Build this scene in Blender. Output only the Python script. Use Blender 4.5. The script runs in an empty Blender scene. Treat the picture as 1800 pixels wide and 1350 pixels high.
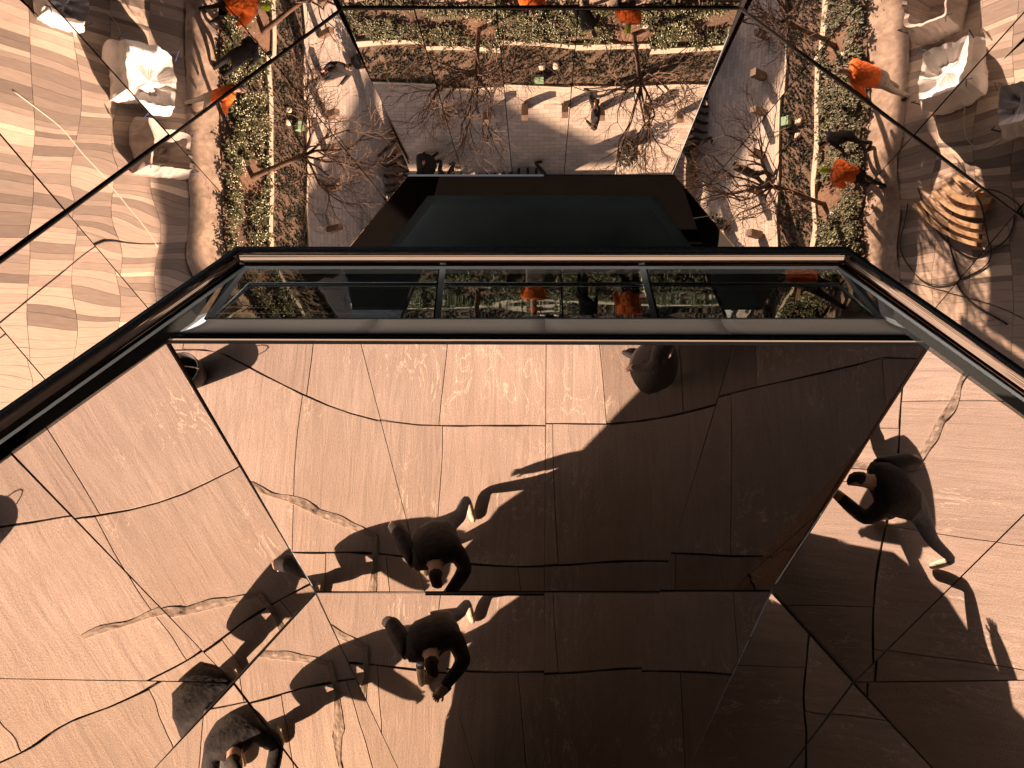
import bpy, bmesh, math, random
import numpy as np
from mathutils import Vector, Matrix, noise
rnd = random.Random(7)
sc = bpy.context.scene
COL = sc.collection
V = lambda *a: np.array(a, float)

# ------------------------------------------------------------------ camera
PITCH = math.radians(-38.01)
CAM = V(0, 0, 12.0729)
FPX, CX, CY = 1386.0, 957.0, 675.0            # focal length and principal point for an 1800 px wide frame
cd = bpy.data.cameras.new('camera'); cam = bpy.data.objects.new('camera', cd); COL.objects.link(cam)
cam.location = CAM; cam.rotation_euler = (math.pi / 2 + PITCH, 0, 0)
cd.sensor_width = 36; cd.lens = FPX / 1800 * 36; cd.shift_x = -(CX - 900) / 1800
cd.clip_start = 0.05; cd.clip_end = 2000
sc.camera = cam
# ------------------------------------------------------------------ sky, sun, exposure
SUN_EL = math.radians(31)
SUN_AZ = V(-0.90, 0.44, 0); SUN_AZ /= np.linalg.norm(SUN_AZ)
SUN = V(SUN_AZ[0] * math.cos(SUN_EL), SUN_AZ[1] * math.cos(SUN_EL), math.sin(SUN_EL))   # towards the sun
w = bpy.data.worlds.new('World'); sc.world = w; w.use_nodes = True
nt = w.node_tree; nt.nodes.clear()
sky = nt.nodes.new('ShaderNodeTexSky'); sky.sky_type = 'NISHITA'; sky.sun_disc = False
sky.sun_elevation = SUN_EL; sky.sun_rotation = math.atan2(SUN[0], SUN[1])
bg = nt.nodes.new('ShaderNodeBackground'); bg.inputs[1].default_value = 0.08
wo = nt.nodes.new('ShaderNodeOutputWorld')
nt.links.new(sky.outputs[0], bg.inputs[0]); nt.links.new(bg.outputs[0], wo.inputs[0])
sd = bpy.data.lights.new('sun', 'SUN'); sd.energy = 5.0; sd.angle = math.radians(0.53); sd.color = (1, 0.94, 0.86)
so = bpy.data.objects.new('sun', sd); COL.objects.link(so)
so.rotation_euler = Vector(SUN).to_track_quat('Z', 'Y').to_euler()
sc.view_settings.view_transform = 'Standard'; sc.view_settings.look = 'None'
sc.view_settings.gamma = 1; sc.view_settings.use_curve_mapping = False
sc.view_settings.exposure = 1.5
sc.render.engine = 'CYCLES'
sc.cycles.max_bounces = 10; sc.cycles.glossy_bounces = 8; sc.cycles.transmission_bounces = 8
sc.cycles.transparent_max_bounces = 16; sc.cycles.use_denoising = True; sc.cycles.caustics_reflective = False; sc.cycles.caustics_refractive = False

# ------------------------------------------------------------------ materials
def mat(name):
    m = bpy.data.materials.new(name); m.use_nodes = True
    n = m.node_tree; n.nodes.clear()
    o = n.nodes.new('ShaderNodeOutputMaterial'); p = n.nodes.new('ShaderNodeBsdfPrincipled')
    n.links.new(p.outputs[0], o.inputs[0])
    return m, n, p
def N(n, t, **kw):
    x = n.nodes.new(t)
    for k, v in kw.items():
        if k in x.inputs: x.inputs[k].default_value = v
        else: setattr(x, k, v)
    return x
def ramp(n, fac, stops):
    r = n.nodes.new('ShaderNodeValToRGB'); e = r.color_ramp.elements
    while len(e) < len(stops): e.new(0.5)
    for i, (p, c) in enumerate(stops):
        e[i].position = p; e[i].color = (*c, 1) if len(c) == 3 else c
    n.links.new(fac, r.inputs[0]); return r
def mix(n, fac, a, b, mode='MIX'):
    x = n.nodes.new('ShaderNodeMix'); x.data_type = 'RGBA'; x.blend_type = mode
    for s, i in ((fac, 0), (a, 6), (b, 7)):
        if hasattr(s, 'links'): n.links.new(s, x.inputs[i])
        elif i == 0: x.inputs[0].default_value = s
        else: x.inputs[i].default_value = (*s, 1)
    return x.outputs[2]
def coords(n, scale=(1, 1, 1), kind='Object', rot=(0, 0, 0)):
    if kind == 'World':
        g = n.nodes.new('ShaderNodeNewGeometry'); src = g.outputs['Position']
    else:
        g = n.nodes.new('ShaderNodeTexCoord'); src = g.outputs[kind]
    mp = n.nodes.new('ShaderNodeMapping'); mp.inputs['Scale'].default_value = scale; mp.inputs['Rotation'].default_value = rot
    n.links.new(src, mp.inputs[0]); return mp.outputs[0]
def noisetex(n, vec, scale, detail=3, rough=0.5, dist=0):
    t = N(n, 'ShaderNodeTexNoise', Scale=scale, Detail=detail, Roughness=rough, Distortion=dist)
    n.links.new(vec, t.inputs['Vector']); return t.outputs[0]
def bump(n, p, h, strength, dist=0.02):
    b = N(n, 'ShaderNodeBump', Strength=strength, Distance=dist); n.links.new(h, b.inputs['Height']); n.links.new(b.outputs[0], p.inputs['Normal'])
def plain(name, c, rough=0.6, metal=0.0, var=0.12, scale=6, bmp=0.0):
    m, n, p = mat(name)
    t = noisetex(n, coords(n), scale, 4)
    r = ramp(n, t, [(0.25, tuple(x * (1 - var) for x in c)), (0.75, tuple(min(1, x * (1 + var)) for x in c))])
    n.links.new(r.outputs[0], p.inputs['Base Color'])
    p.inputs['Roughness'].default_value = rough; p.inputs['Metallic'].default_value = metal
    if bmp: bump(n, p, t, bmp)
    return m

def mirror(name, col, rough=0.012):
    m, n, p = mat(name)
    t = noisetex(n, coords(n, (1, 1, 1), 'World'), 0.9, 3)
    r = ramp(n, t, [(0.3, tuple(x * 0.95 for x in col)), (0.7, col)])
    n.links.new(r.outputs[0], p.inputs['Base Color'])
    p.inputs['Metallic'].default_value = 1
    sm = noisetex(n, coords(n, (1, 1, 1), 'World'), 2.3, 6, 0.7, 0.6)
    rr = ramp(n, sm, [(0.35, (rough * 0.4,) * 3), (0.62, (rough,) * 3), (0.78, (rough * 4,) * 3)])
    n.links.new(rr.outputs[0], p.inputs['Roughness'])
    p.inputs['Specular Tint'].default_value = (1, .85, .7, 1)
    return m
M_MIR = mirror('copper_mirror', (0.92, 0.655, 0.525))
M_MIR_DIM = mirror('dim_bronze_mirror', (0.27, 0.21, 0.17), 0.02)  # tint darkened so that what it reflects looks shaded
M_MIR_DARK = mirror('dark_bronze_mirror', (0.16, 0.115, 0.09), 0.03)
M_CAP = mirror('bronze_cap', (0.86, 0.60, 0.45), 0.10)
M_BACK = plain('dark_backing', (0.02, 0.017, 0.015), 0.7)
M_GUT = plain('gutter_bronze', (0.05, 0.038, 0.03), 0.35, 0.8)
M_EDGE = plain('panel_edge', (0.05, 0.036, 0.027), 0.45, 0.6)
M_BRIGHT = plain('bright_bronze_edge', (0.30, 0.215, 0.16), 0.4, 0.9)
M_BLACK = plain('black_recess', (0.26, 0.31, 0.34), 0.5, 0, 0.25, 1.5)
M_GREY = plain('grey_anodised', (0.085, 0.085, 0.085), 0.42, 0.6, 0.1, 14)
M_SLATE = plain('slate_post', (0.80, 0.84, 0.86), 0.45, 0.15)
M_RIM = plain('speckled_dark_rim', (0.03, 0.032, 0.035), 0.6, 0.0, 0.6, 180)
M_RAIL = plain('dark_steel_rail', (0.55, 0.58, 0.57), 0.25, 1.0)
M_COVE = plain('taupe_cove', (0.40, 0.365, 0.345), 0.5, 0.1, 0.1, 4)
for _m in (M_RIM, M_BLACK, M_BACK): _m.node_tree.nodes['Principled BSDF'].inputs['Specular IOR Level'].default_value = 0.08

def glass_mat():
    m = bpy.data.materials.new('smoked_glass'); m.use_nodes = True; n = m.node_tree; n.nodes.clear()
    o = n.nodes.new('ShaderNodeOutputMaterial')
    tr = N(n, 'ShaderNodeBsdfTransparent', Color=(0.50, 0.51, 0.50, 1)); gl = N(n, 'ShaderNodeBsdfGlossy', Roughness=0.01, Color=(0.38, 0.39, 0.39, 1))
    fr = N(n, 'ShaderNodeFresnel', IOR=1.5); mx = n.nodes.new('ShaderNodeMixShader')
    n.links.new(fr.outputs[0], mx.inputs[0]); n.links.new(tr.outputs[0], mx.inputs[1]); n.links.new(gl.outputs[0], mx.inputs[2])
    n.links.new(mx.outputs[0], o.inputs[0]); return m
M_GLASS = glass_mat()

def stone_mat(name, base, vein, streak=(7, 0.7, 1), tint=0.16):
    m, n, p = mat(name)
    wc = coords(n, (1, 1, 1), 'World')
    oi = n.nodes.new('ShaderNodeObjectInfo')
    # each slab is cut from another block: shift the figure by the object's random value
    add = n.nodes.new('ShaderNodeVectorMath'); add.operation = 'ADD'
    cmb = n.nodes.new('ShaderNodeCombineXYZ')
    for i, k in enumerate((37.0, 91.0, 13.0)):
        mu = n.nodes.new('ShaderNodeMath'); mu.operation = 'MULTIPLY'; mu.inputs[1].default_value = k
        n.links.new(oi.outputs['Random'], mu.inputs[0]); n.links.new(mu.outputs[0], cmb.inputs[i])
    n.links.new(wc, add.inputs[0]); n.links.new(cmb.outputs[0], add.inputs[1]); wv = add.outputs[0]
    mp = n.nodes.new('ShaderNodeMapping'); mp.inputs['Scale'].default_value = streak; n.links.new(wv, mp.inputs[0])
    st = noisetex(n, mp.outputs[0], 1.6, 6, 0.6, 0.9)
    c1 = ramp(n, st, [(0.3, tuple(x * 0.80 for x in base)), (0.5, base), (0.72, tuple(min(1, x * 1.14) for x in base))])
    cloud = noisetex(n, wv, 1.1, 4, 0.6)
    c2 = mix(n, ramp(n, cloud, [(0.35, (0, 0, 0)), (0.7, (0.75, 0.75, 0.75))]).outputs[0], c1.outputs[0], tuple(b * k for b, k in zip(base, (0.84, 0.80, 0.76))))
    mv = n.nodes.new('ShaderNodeMapping'); mv.inputs['Scale'].default_value = (2.6, 0.9, 1); n.links.new(wv, mv.inputs[0])
    vn = noisetex(n, mv.outputs[0], 1.3, 5, 0.55, 1.6)
    vr = ramp(n, vn, [(0.488, (0, 0, 0)), (0.5, (1, 1, 1)), (0.512, (0, 0, 0))])
    vm = noisetex(n, wv, 0.8, 2)
    vmask = ramp(n, vm, [(0.5, (0, 0, 0)), (0.60, (0.95, 0.95, 0.95))])
    vf = mix(n, 1.0, vr.outputs[0], vmask.outputs[0], 'MULTIPLY')
    c3 = mix(n, vf, c2, vein)
    # a few tangled white scars
    sn = noisetex(n, wv, 5.5, 4, 0.6, 2.5)
    sr = ramp(n, sn, [(0.49, (0, 0, 0)), (0.5, (0.8, 0.8, 0.8)), (0.51, (0, 0, 0))])
    sm = ramp(n, noisetex(n, wv, 1.7, 2), [(0.6, (0, 0, 0)), (0.66, (0.55, 0.55, 0.55))])
    c4 = mix(n, mix(n, 1.0, sr.outputs[0], sm.outputs[0], 'MULTIPLY'), c3, vein)
    hv = ramp(n, oi.outputs['Random'], [(0.0, (1 - tint, 1 - tint * 1.05, 1 - tint * 1.15)), (0.5, (1, 1, 1)), (1.0, (1 + tint * .6,) * 3)])
    c5 = mix(n, 1.0, c4, hv.outputs[0], 'MULTIPLY')
    gr = noisetex(n, wc, 70, 3, 0.7)
    g2 = ramp(n, gr, [(0.25, (0.70, 0.70, 0.70)), (0.75, (1.18, 1.18, 1.18))])
    c6 = mix(n, 1.0, c5, g2.outputs[0], 'MULTIPLY')
    n.links.new(c6, p.inputs['Base Color']); p.inputs['Roughness'].default_value = 0.75
    hh = mix(n, 0.4, st, gr); bump(n, p, hh, 0.6, 0.02)
    return m
M_SLAB = stone_mat('brown_sandstone', (0.405, 0.335, 0.288), (0.70, 0.60, 0.50), tint=0.26)
M_ROCK = plain('rough_rock_face', (0.33, 0.27, 0.22), 0.9, 0, 0.35, 9, 0.9)

def paver_mat():
    m, n, p = mat('plank_paver')
    oi = n.nodes.new('ShaderNodeObjectInfo')
    r = ramp(n, oi.outputs['Random'], [(0, (0.22, 0.18, 0.148)), (0.3, (0.34, 0.28, 0.228)), (0.6, (0.46, 0.375, 0.305)), (0.9, (0.56, 0.455, 0.36)), (0.97, (0.78, 0.66, 0.50))])
    t = noisetex(n, coords(n, (9, 1.4, 1), 'World'), 2.5, 5, 0.6)
    t2 = ramp(n, t, [(0.25, (0.82, 0.8, 0.79)), (0.75, (1.1, 1.1, 1.1))])
    n.links.new(mix(n, 1.0, r.outputs[0], t2.outputs[0], 'MULTIPLY'), p.inputs['Base Color'])
    p.inputs['Roughness'].default_value = 0.8; bump(n, p, t, 0.2)
    return m
M_PAVER = paver_mat()

def plaza_mat():
    m, n, p = mat('plaza_setts')
    c = coords(n, (1, 1, 1), 'World')
    b = N(n, 'ShaderNodeTexBrick', Scale=1.0); b.offset = 0.5
    b.inputs['Color1'].default_value = (0.43, 0.375, 0.32, 1); b.inputs['Color2'].default_value = (0.58, 0.51, 0.43, 1)
    b.inputs['Mortar'].default_value = (0.30, 0.26, 0.22, 1); b.inputs['Mortar Size'].default_value = 0.006
    b.inputs['Brick Width'].default_value = 0.30; b.inputs['Row Height'].default_value = 0.12
    n.links.new(c, b.inputs['Vector'])
    t = noisetex(n, c, 0.9, 4); t2 = ramp(n, t, [(0.3, (0.86, 0.85, 0.84)), (0.7, (1.07, 1.07, 1.07))])
    n.links.new(mix(n, 1.0, b.outputs[0], t2.outputs[0], 'MULTIPLY'), p.inputs['Base Color']); p.inputs['Roughness'].default_value = 0.85
    return m
M_PLAZA = plaza_mat()
M_SOIL = plain('mulch_soil', (0.15, 0.105, 0.072), 0.95, 0, 0.45, 22, 0.9)
M_PIT = plain('tree_pit_soil', (0.21, 0.13, 0.085), 0.95, 0, 0.3, 16, 0.6)
M_CURB = plain('cream_kerb', (0.62, 0.53, 0.41), 0.7, 0, 0.1, 5, 0.2)
M_LEAF = plain('hellebore_leaf', (0.068, 0.076, 0.028), 0.6, 0, 0.6, 2.5)
M_BUD = plain('pale_bud', (0.72, 0.72, 0.50), 0.6, 0, 0.12, 9)
M_TUFT = plain('dark_tuft', (0.035, 0.036, 0.022), 0.9, 0, 0.5, 3)
M_BARK = plain('bark', (0.13, 0.082, 0.058), 0.9, 0, 0.3, 14, 0.6)
M_TWIG = plain('twig', (0.125, 0.085, 0.062), 0.9, 0, 0.2, 6)
M_TAN = plain('rough_tan_stone', (0.36, 0.28, 0.21), 0.9, 0, 0.28, 8, 0.8)
M_BAG = plain('woven_white_bag', (0.84, 0.81, 0.77), 0.75, 0, 0.06, 7, 0.3)
M_BLUE = plain('blue_strap', (0.05, 0.07, 0.16), 0.7)
M_GREEN = plain('green_box', (0.22, 0.36, 0.22), 0.6)
M_WOOD = plain('sawn_timber', (0.52, 0.35, 0.20), 0.7, 0, 0.2, 10)
M_HOSE = plain('black_hose', (0.025, 0.02, 0.018), 0.6)
M_ROPE = plain('white_rope', (0.74, 0.66, 0.55), 0.8, 0, 0.25, 60)
M_BIN = plain('black_plastic', (0.018, 0.018, 0.019), 0.5)
M_STOOL = plain('stool_timber', (0.17, 0.115, 0.08), 0.7, 0, 0.2, 10)
M_WALL = plain('low_wall_stone', (0.42, 0.35, 0.28), 0.85, 0, 0.15, 4, 0.3)
M_CONC = plain('concrete', (0.30, 0.27, 0.24), 0.9, 0, 0.12, 0.6)
M_SKIN = plain('skin', (0.52, 0.33, 0.25), 0.55, 0, 0.05)
M_JOINT = plain('joint_soil', (0.03, 0.024, 0.02), 0.95)
CLOTH = {}
def cloth(c):
    k = tuple(round(x, 3) for x in c)
    if k not in CLOTH: CLOTH[k] = plain('cloth_%d' % len(CLOTH), k, 0.85, 0, 0.3, 18, 0.8)
    return CLOTH[k]

# ------------------------------------------------------------------ object helpers
def link(o, parent=None):
    COL.objects.link(o)
    if parent: o.parent = parent
    return o
def tag(o, label=None, cat=None, group=None, kind=None):
    if label: o['label'] = label
    if cat: o['category'] = cat
    if group: o['group'] = group
    if kind: o['kind'] = kind
    return o
def empty(name, loc=(0, 0, 0)):
    o = bpy.data.objects.new(name, None); o.location = loc; o.empty_display_size = 0.1; return link(o)
def mesh(name, verts, faces, m, parent=None, smooth=False):
    me = bpy.data.meshes.new(name); me.from_pydata([tuple(map(float, v)) for v in verts], [], faces); me.update()
    for x in (m if isinstance(m, (list, tuple)) else [m]): me.materials.append(x)
    if smooth: me.polygons.foreach_set('use_smooth', [True] * len(me.polygons))
    o = bpy.data.objects.new(name, me)
    link(o, parent)
    if parent is not None: o.matrix_parent_inverse = Matrix.Translation(parent.location).inverted()
    return o
class MB:
    def __init__(s): s.v = []; s.f = []; s.m = []
    def add(s, vs, fs, mi=0):
        b = len(s.v); s.v += [tuple(x) for x in vs]; s.f += [tuple(b + i for i in f) for f in fs]; s.m += [mi] * len(fs)
    def box(s, c, size, rz=0, mi=0):
        hx, hy, hz = [x / 2 for x in size]; ca, sa = math.cos(rz), math.sin(rz); vs = []
        for x, y, z in ((-1, -1, -1), (1, -1, -1), (1, 1, -1), (-1, 1, -1), (-1, -1, 1), (1, -1, 1), (1, 1, 1), (-1, 1, 1)):
            X, Y = x * hx, y * hy; vs.append((c[0] + X * ca - Y * sa, c[1] + X * sa + Y * ca, c[2] + z * hz))
        s.add(vs, [(0, 3, 2, 1), (4, 5, 6, 7), (0, 1, 5, 4), (1, 2, 6, 5), (2, 3, 7, 6), (3, 0, 4, 7)], mi)
    def tube(s, pts, r, n=6, mi=0, cap=True):
        pts = [np.array(p, float) for p in pts]; rs = r if isinstance(r, (list, tuple)) else [r] * len(pts)
        rings = []; up = V(0.13, 0.27, 1)
        for i, p in enumerate(pts):
            d = pts[min(i + 1, len(pts) - 1)] - pts[max(i - 1, 0)]; d = d / (np.linalg.norm(d) + 1e-9)
            a = np.cross(d, up); 
            if np.linalg.norm(a) < 1e-3: a = np.cross(d, V(1, 0, 0))
            a /= np.linalg.norm(a); b = np.cross(d, a)
            rings.append([p + (a * math.cos(2 * math.pi * k / n) + b * math.sin(2 * math.pi * k / n)) * rs[i] for k in range(n)])
        vs = [q for r_ in rings for q in r_]; fs = []
        for i in range(len(pts) - 1):
            for k in range(n):
                fs.append((i * n + k, i * n + (k + 1) % n, (i + 1) * n + (k + 1) % n, (i + 1) * n + k))
        if cap: fs.append(tuple(range(n))[::-1]); fs.append(tuple(range((len(pts) - 1) * n, len(pts) * n)))
        s.add(vs, fs, mi)
    def build(s, name, m, parent=None, smooth=False):
        o = mesh(name, s.v, s.f, m, parent, smooth)
        o.data.polygons.foreach_set('material_index', s.m); return o

# ------------------------------------------------------------------ planes of the mirrored structure
FW = V(0, math.cos(PITCH), math.sin(PITCH)); UP = V(0, -math.sin(PITCH), math.cos(PITCH)); RT = V(1, 0, 0)
def ray(u, v):
    d = (u - CX) / FPX * RT - (v - CY) / FPX * UP + FW; return d / np.linalg.norm(d)
def on(uv, pl):
    P, n = pl; d = ray(*uv); return CAM + d * (np.dot(P - CAM, n) / np.dot(d, n))
def refl(uv, pl, z=0.0):
    d = ray(*uv); Q = on(uv, pl); r = d - 2 * np.dot(d, pl[1]) * pl[1]; return Q + r * ((z - Q[2]) / r[2])
def unit(a): return a / np.linalg.norm(a)
def rotv(v, k, an): return v * math.cos(an) + np.cross(k, v) * math.sin(an) + k * np.dot(k, v) * (1 - math.cos(an))
def plane3(a, b, c):
    n = unit(np.cross(b - a, c - a)); return (a, n if np.dot(n, CAM - a) > 0 else -n)
PF = (V(0, 12.2374, 8.1855), unit(V(0, -0.63681, -0.77102)))
PG = (V(-2.8813, 11.3735, 8.4599), unit(V(0.72268, -0.43721, -0.53533)))
PH = (V(2.8813, 11.3735, 8.4599), unit(V(-0.72268, -0.43721, -0.53533)))
bA, bD = math.radians(70), math.radians(77)
KS = 0.73; TZ = 3.8                         # near soffit distance factor; level of the stone terrace
PA = (CAM + ray(957, 600) * 3 * KS, V(0, -math.sin(bA), -math.cos(bA)))
PD = (on((957, 1040), PA), V(0, -math.sin(bD), -math.cos(bD)))
def hinge(e0, e1, az, side):
    ax = unit(e1 - e0); best = None
    for i in range(4, 360):
        for s in (1, -1):
            n = rotv(PA[1], ax, s * math.radians(i * 0.25))
            if n[0] * side < 0: continue
            d = abs(math.degrees(math.atan2(n[1], n[0] * side)) - az)
            if best is None or d < best[0]: best = (d, n)
    return (e0, best[1])
PB = hinge(on((290, 597), PA), on((555, 1040), PA), -70, 1)
PC = hinge(on((1640, 602), PA), on((1355, 1040), PA), -35, -1)
PE = plane3(on((555, 1040), PA), on((700, 1350), PD), on((270, 1350), PB))
PK = plane3(on((1355, 1040), PA), on((1210, 1350), PD), on((1632, 1350), PC))

def tilt(pl, seed, deg):
    r = random.Random(seed); n = pl[1] + V(r.uniform(-1, 1), r.uniform(-1, 1), r.uniform(-1, 1)) * math.radians(deg)
    return (pl[0], unit(n))
def panel(name, pl, px, parent, seed, amp=0.0015, lam=1.2, nseg=24, th=0.012, gap=0.0065, m=None, tdeg=0.22):
    """one sheet-metal panel: four corners on its plane, slightly dished and out of true, with real thickness"""
    c = [on(p, pl) for p in px]; ce = sum(c) / 4
    r = random.Random(seed); n = pl[1]
    if tdeg:                                    # each sheet hangs a little out of true, about its own centre
        tx = rotv(n, unit(c[1] - c[0]), math.radians(r.uniform(-tdeg, tdeg))); n = unit(rotv(tx, unit(c[3] - c[0]), math.radians(r.uniform(-tdeg, tdeg))))
        c = [p - n * np.dot(p - ce, n) for p in c]
    # shrink by the joint gap
    gs = gap / np.linalg.norm(c[1] + c[2] - c[0] - c[3]) * 2; gt = gap / np.linalg.norm(c[3] + c[2] - c[0] - c[1]) * 2
    e1 = unit(c[1] - c[0]); e2 = np.cross(n, e1)
    ws = [(r.uniform(0.55, 1.5) / lam, r.uniform(0, math.pi), r.uniform(0, 6.28), r.uniform(0.4, 1)) for _ in range(5)]
    vs = []
    for j in range(nseg + 1):
        for i in range(nseg + 1):
            s, t = gs + (1 - 2 * gs) * i / nseg, gt + (1 - 2 * gt) * j / nseg
            p = c[0] * (1 - s) * (1 - t) + c[1] * s * (1 - t) + c[2] * s * t + c[3] * (1 - s) * t
            q = p - ce; x, y = np.dot(q, e1), np.dot(q, e2)
            d = sum(k * math.sin(2 * math.pi * f * (x * math.cos(a) + y * math.sin(a)) + ph) for f, a, ph, k in ws) * amp * 0.45
            vs.append(p + n * d)
    W = nseg + 1; fs = []
    for j in range(nseg):
        for i in range(nseg):
            fs.append((j * W + i, j * W + i + 1, (j + 1) * W + i + 1, (j + 1) * W + i))
    nf = len(fs); b = len(vs)
    ring = [i for i in range(W)] + [j * W + nseg for j in range(1, W)] + [nseg * W + i for i in range(nseg - 1, -1, -1)] + [j * W for j in range(nseg - 1, 0, -1)]
    L = len(ring)
    vs += [vs[i] for i in ring] + [vs[i] - n * th for i in ring]
    for k in range(L): fs.append((b + k, b + L + k, b + L + (k + 1) % L, b + (k + 1) % L))
    fs.append(tuple(range(b + L, b + 2 * L)))
    o = mesh(name, vs, fs, [m or M_MIR, M_EDGE], parent)
    me = o.data
    me.polygons.foreach_set('use_smooth', [i < nf for i in range(len(fs))])
    me.polygons.foreach_set('material_index', [0] * nf + [1] * (len(fs) - nf))
    return o
def backing(name, pl, px, parent, off=0.03, th=0.03, m=None):
    c = [on(p, pl) - pl[1] * off for p in px]; n = len(c)
    vs = c + [p - pl[1] * th for p in c]
    fs = [tuple(range(n)), tuple(range(2 * n - 1, n - 1, -1))] + [(i, i + n, (i + 1) % n + n, (i + 1) % n) for i in range(n)]
    return mesh(name, vs, fs, m or M_BACK, parent)
def strip(mb, a, b, n, wid, th, mi=0, lift=0.0):
    """a flat bar from a to b lying on a face with normal n"""
    d = unit(b - a); s = unit(np.cross(n, d)) * wid / 2
    lo = n * lift; hi = n * (lift + th)
    vs = [a - s + lo, a + s + lo, b + s + lo, b - s + lo, a - s + hi, a + s + hi, b + s + hi, b - s + hi]
    mb.add(vs, [(0, 1, 2, 3), (7, 6, 5, 4), (0, 4, 5, 1), (1, 5, 6, 2), (2, 6, 7, 3), (3, 7, 4, 0)], mi)

# ---- upper soffit: centre facet and two wings, each of several mirror panels
up = empty('mirrored_soffit', (0, 12, 8.5))
tag(up, 'copper mirror soffit above the dark recess, reflecting garden beds and bare trees', 'soffit', 'mirrored soffits')
fF = backing('facet', PF, [(531, -160), (1367, -160), (1180, 312), (722, 312)], up)
fF['label'] = 'centre facet of five tapering mirror panels showing two upside-down trees'
FT = [602, 728, 873, 1017, 1164, 1298]; FB = [722, 814, 901, 991, 1078, 1180]; FO = [531, 677, 857, 1032, 1214, 1367]
for i in range(5):
    panel('panel', PF, [(FT[i], 16), (FT[i + 1], 16), (FB[i + 1], 312), (FB[i], 312)], fF, 20 + i, 0.0016, 2.2, 30)
    panel('panel', PF, [(FO[i], -160), (FO[i + 1], -160), (FT[i + 1], 11), (FT[i], 11)], fF, 40 + i, 0.003, 1.6, 22)
G_IN = [[(605.5, 15), (478, 106.5), (684, 357), (725, 313)], [(478, 106.5), (299, 239), (525, 492), (684, 357)],
        [(299, 239), (117, 373), (290, 577), (525, 492)], [(117, 373), (-60, 504), (90, 680), (290, 577)], [(-60, 504), (-260, 652), (-60, 800), (90, 680)],
        [(684, 357), (604.5, 424.5), (525, 492), (598, 458)]]
G_OUT = [[(534, -160), (259, -160), (478, 106.5), (605.5, 15)], [(259, -160), (-59, -160), (299, 239), (478, 106.5)],
         [(-59, -160), (-337, -160), (117, 373), (299, 239)], [(-337, -160), (-520, -40), (-60, 504), (117, 373)]]
gut = MB(); GUTS = []
for nm, pl, mir in (('facet', PG, False), ('facet', PH, True)):
    fx = (lambda p: (1904 - p[0], p[1])) if mir else (lambda p: p)
    fb = backing(nm, pl, [fx(p) for p in ((531, -160), (-337, -160), (-520, -40), (-260, 652), (-60, 800), (90, 680), (290, 577), (525, 492), (598, 458), (684, 357), (722, 313))], up)
    fb['label'] = ('wing facet with orange-vested workers and a white sack reflected in it' if mir else 'wing facet reflecting curved bands of plank paving')
    for i, q in enumerate(G_IN):
        panel('panel', pl, [fx(p) for p in q], fb, 70 + i + 50 * mir, 0.0022 + 0.0012 * (i > 1), 2.4, 34)
    for i, q in enumerate(G_OUT):
        panel('panel', pl, [fx(p) for p in q], fb, 110 + i + 50 * mir, 0.0042, 2.2, 34)
    a, b = on(fx((606, 12)), pl), on(fx((-420, 770)), pl)
    g1 = MB(); strip(g1, a, b, pl[1], 0.040, 0.012, 0, 0.004); strip(g1, a + pl[1] * .016, b + pl[1] * .016, pl[1], 0.008, 0.006, 1)
    g1.build('gutter', [M_GUT, M_BRIGHT], up)
g1 = MB(); a, b = on((600, 13), PF), on((1300, 13), PF); strip(g1, a, b, PF[1], 0.036, 0.012, 0, 0.004); strip(g1, a + PF[1] * .016, b + PF[1] * .016, PF[1], 0.008, 0.006, 1)
g1.build('gutter', [M_GUT, M_BRIGHT], up)
# ---- dark recess at the end of the trough
rec = empty('recess', (0, 4.7, 9)); tag(rec, 'black recessed opening below the centre mirror facet, with a thin grey inner frame', 'recess')
PR = (V(0, 4.7, 0), V(0, -1, 0))
def plate(name, px, depth, m, th=0.03):
    backing(name, PR, px, rec, depth, th, m)
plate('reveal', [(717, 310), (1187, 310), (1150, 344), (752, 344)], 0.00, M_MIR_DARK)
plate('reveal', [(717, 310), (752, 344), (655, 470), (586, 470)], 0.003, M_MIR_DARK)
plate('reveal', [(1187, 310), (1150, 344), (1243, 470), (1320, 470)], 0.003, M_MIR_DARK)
plate('inner_reveal', [(752, 343), (1150, 343), (1142, 366), (758, 366)], 0.05, M_BLACK)
plate('inner_reveal', [(752, 343), (758, 366), (678, 470), (654, 470)], 0.053, M_BLACK)
plate('inner_reveal', [(1150, 343), (1142, 366), (1219, 470), (1244, 470)], 0.053, M_BLACK)
O2 = [(678, 470), (758, 366), (1142, 366), (1219, 470)]
mb = MB()
for i in range(3): mb.tube([on(O2[i], PR) + V(0, .06, 0), on(O2[i + 1], PR) + V(0, .06, 0)], 0.0035, 5)
mb.build('inner_frame', plain('faint_grey_frame', (0.55, 0.62, 0.66), 0.5), rec)
plate('back_wall', [(742, 330), (1160, 330), (1262, 474), (636, 474)], 0.12, M_BLACK)
plate('jamb', [(596, 468), (748, 468), (706, 566), (612, 566)], 0.16, M_BLACK)
plate('jamb', [(1232, 468), (1296, 468), (1372, 566), (1276, 566)], 0.16, M_BLACK)
# lower mirrored step seen through the glass
PM = (CAM + ray(957, 560) * 7.2, unit(V(0, -math.sin(math.radians(36)), -math.cos(math.radians(36)))))
stp = empty('mirrored_step', (0, 7, 7)); tag(stp, 'small mirrored step behind the glass, its mirror tint darkened in place of shade', 'soffit')
SB = backing('facet', PM, [(748, 462), (1232, 462), (1278, 566), (704, 566)], stp)
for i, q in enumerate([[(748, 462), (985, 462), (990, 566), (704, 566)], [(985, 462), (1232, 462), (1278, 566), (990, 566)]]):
    panel('panel', PM, q, SB, 310 + i, 0.002, 1.2, 20, m=M_MIR_DIM)

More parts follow.
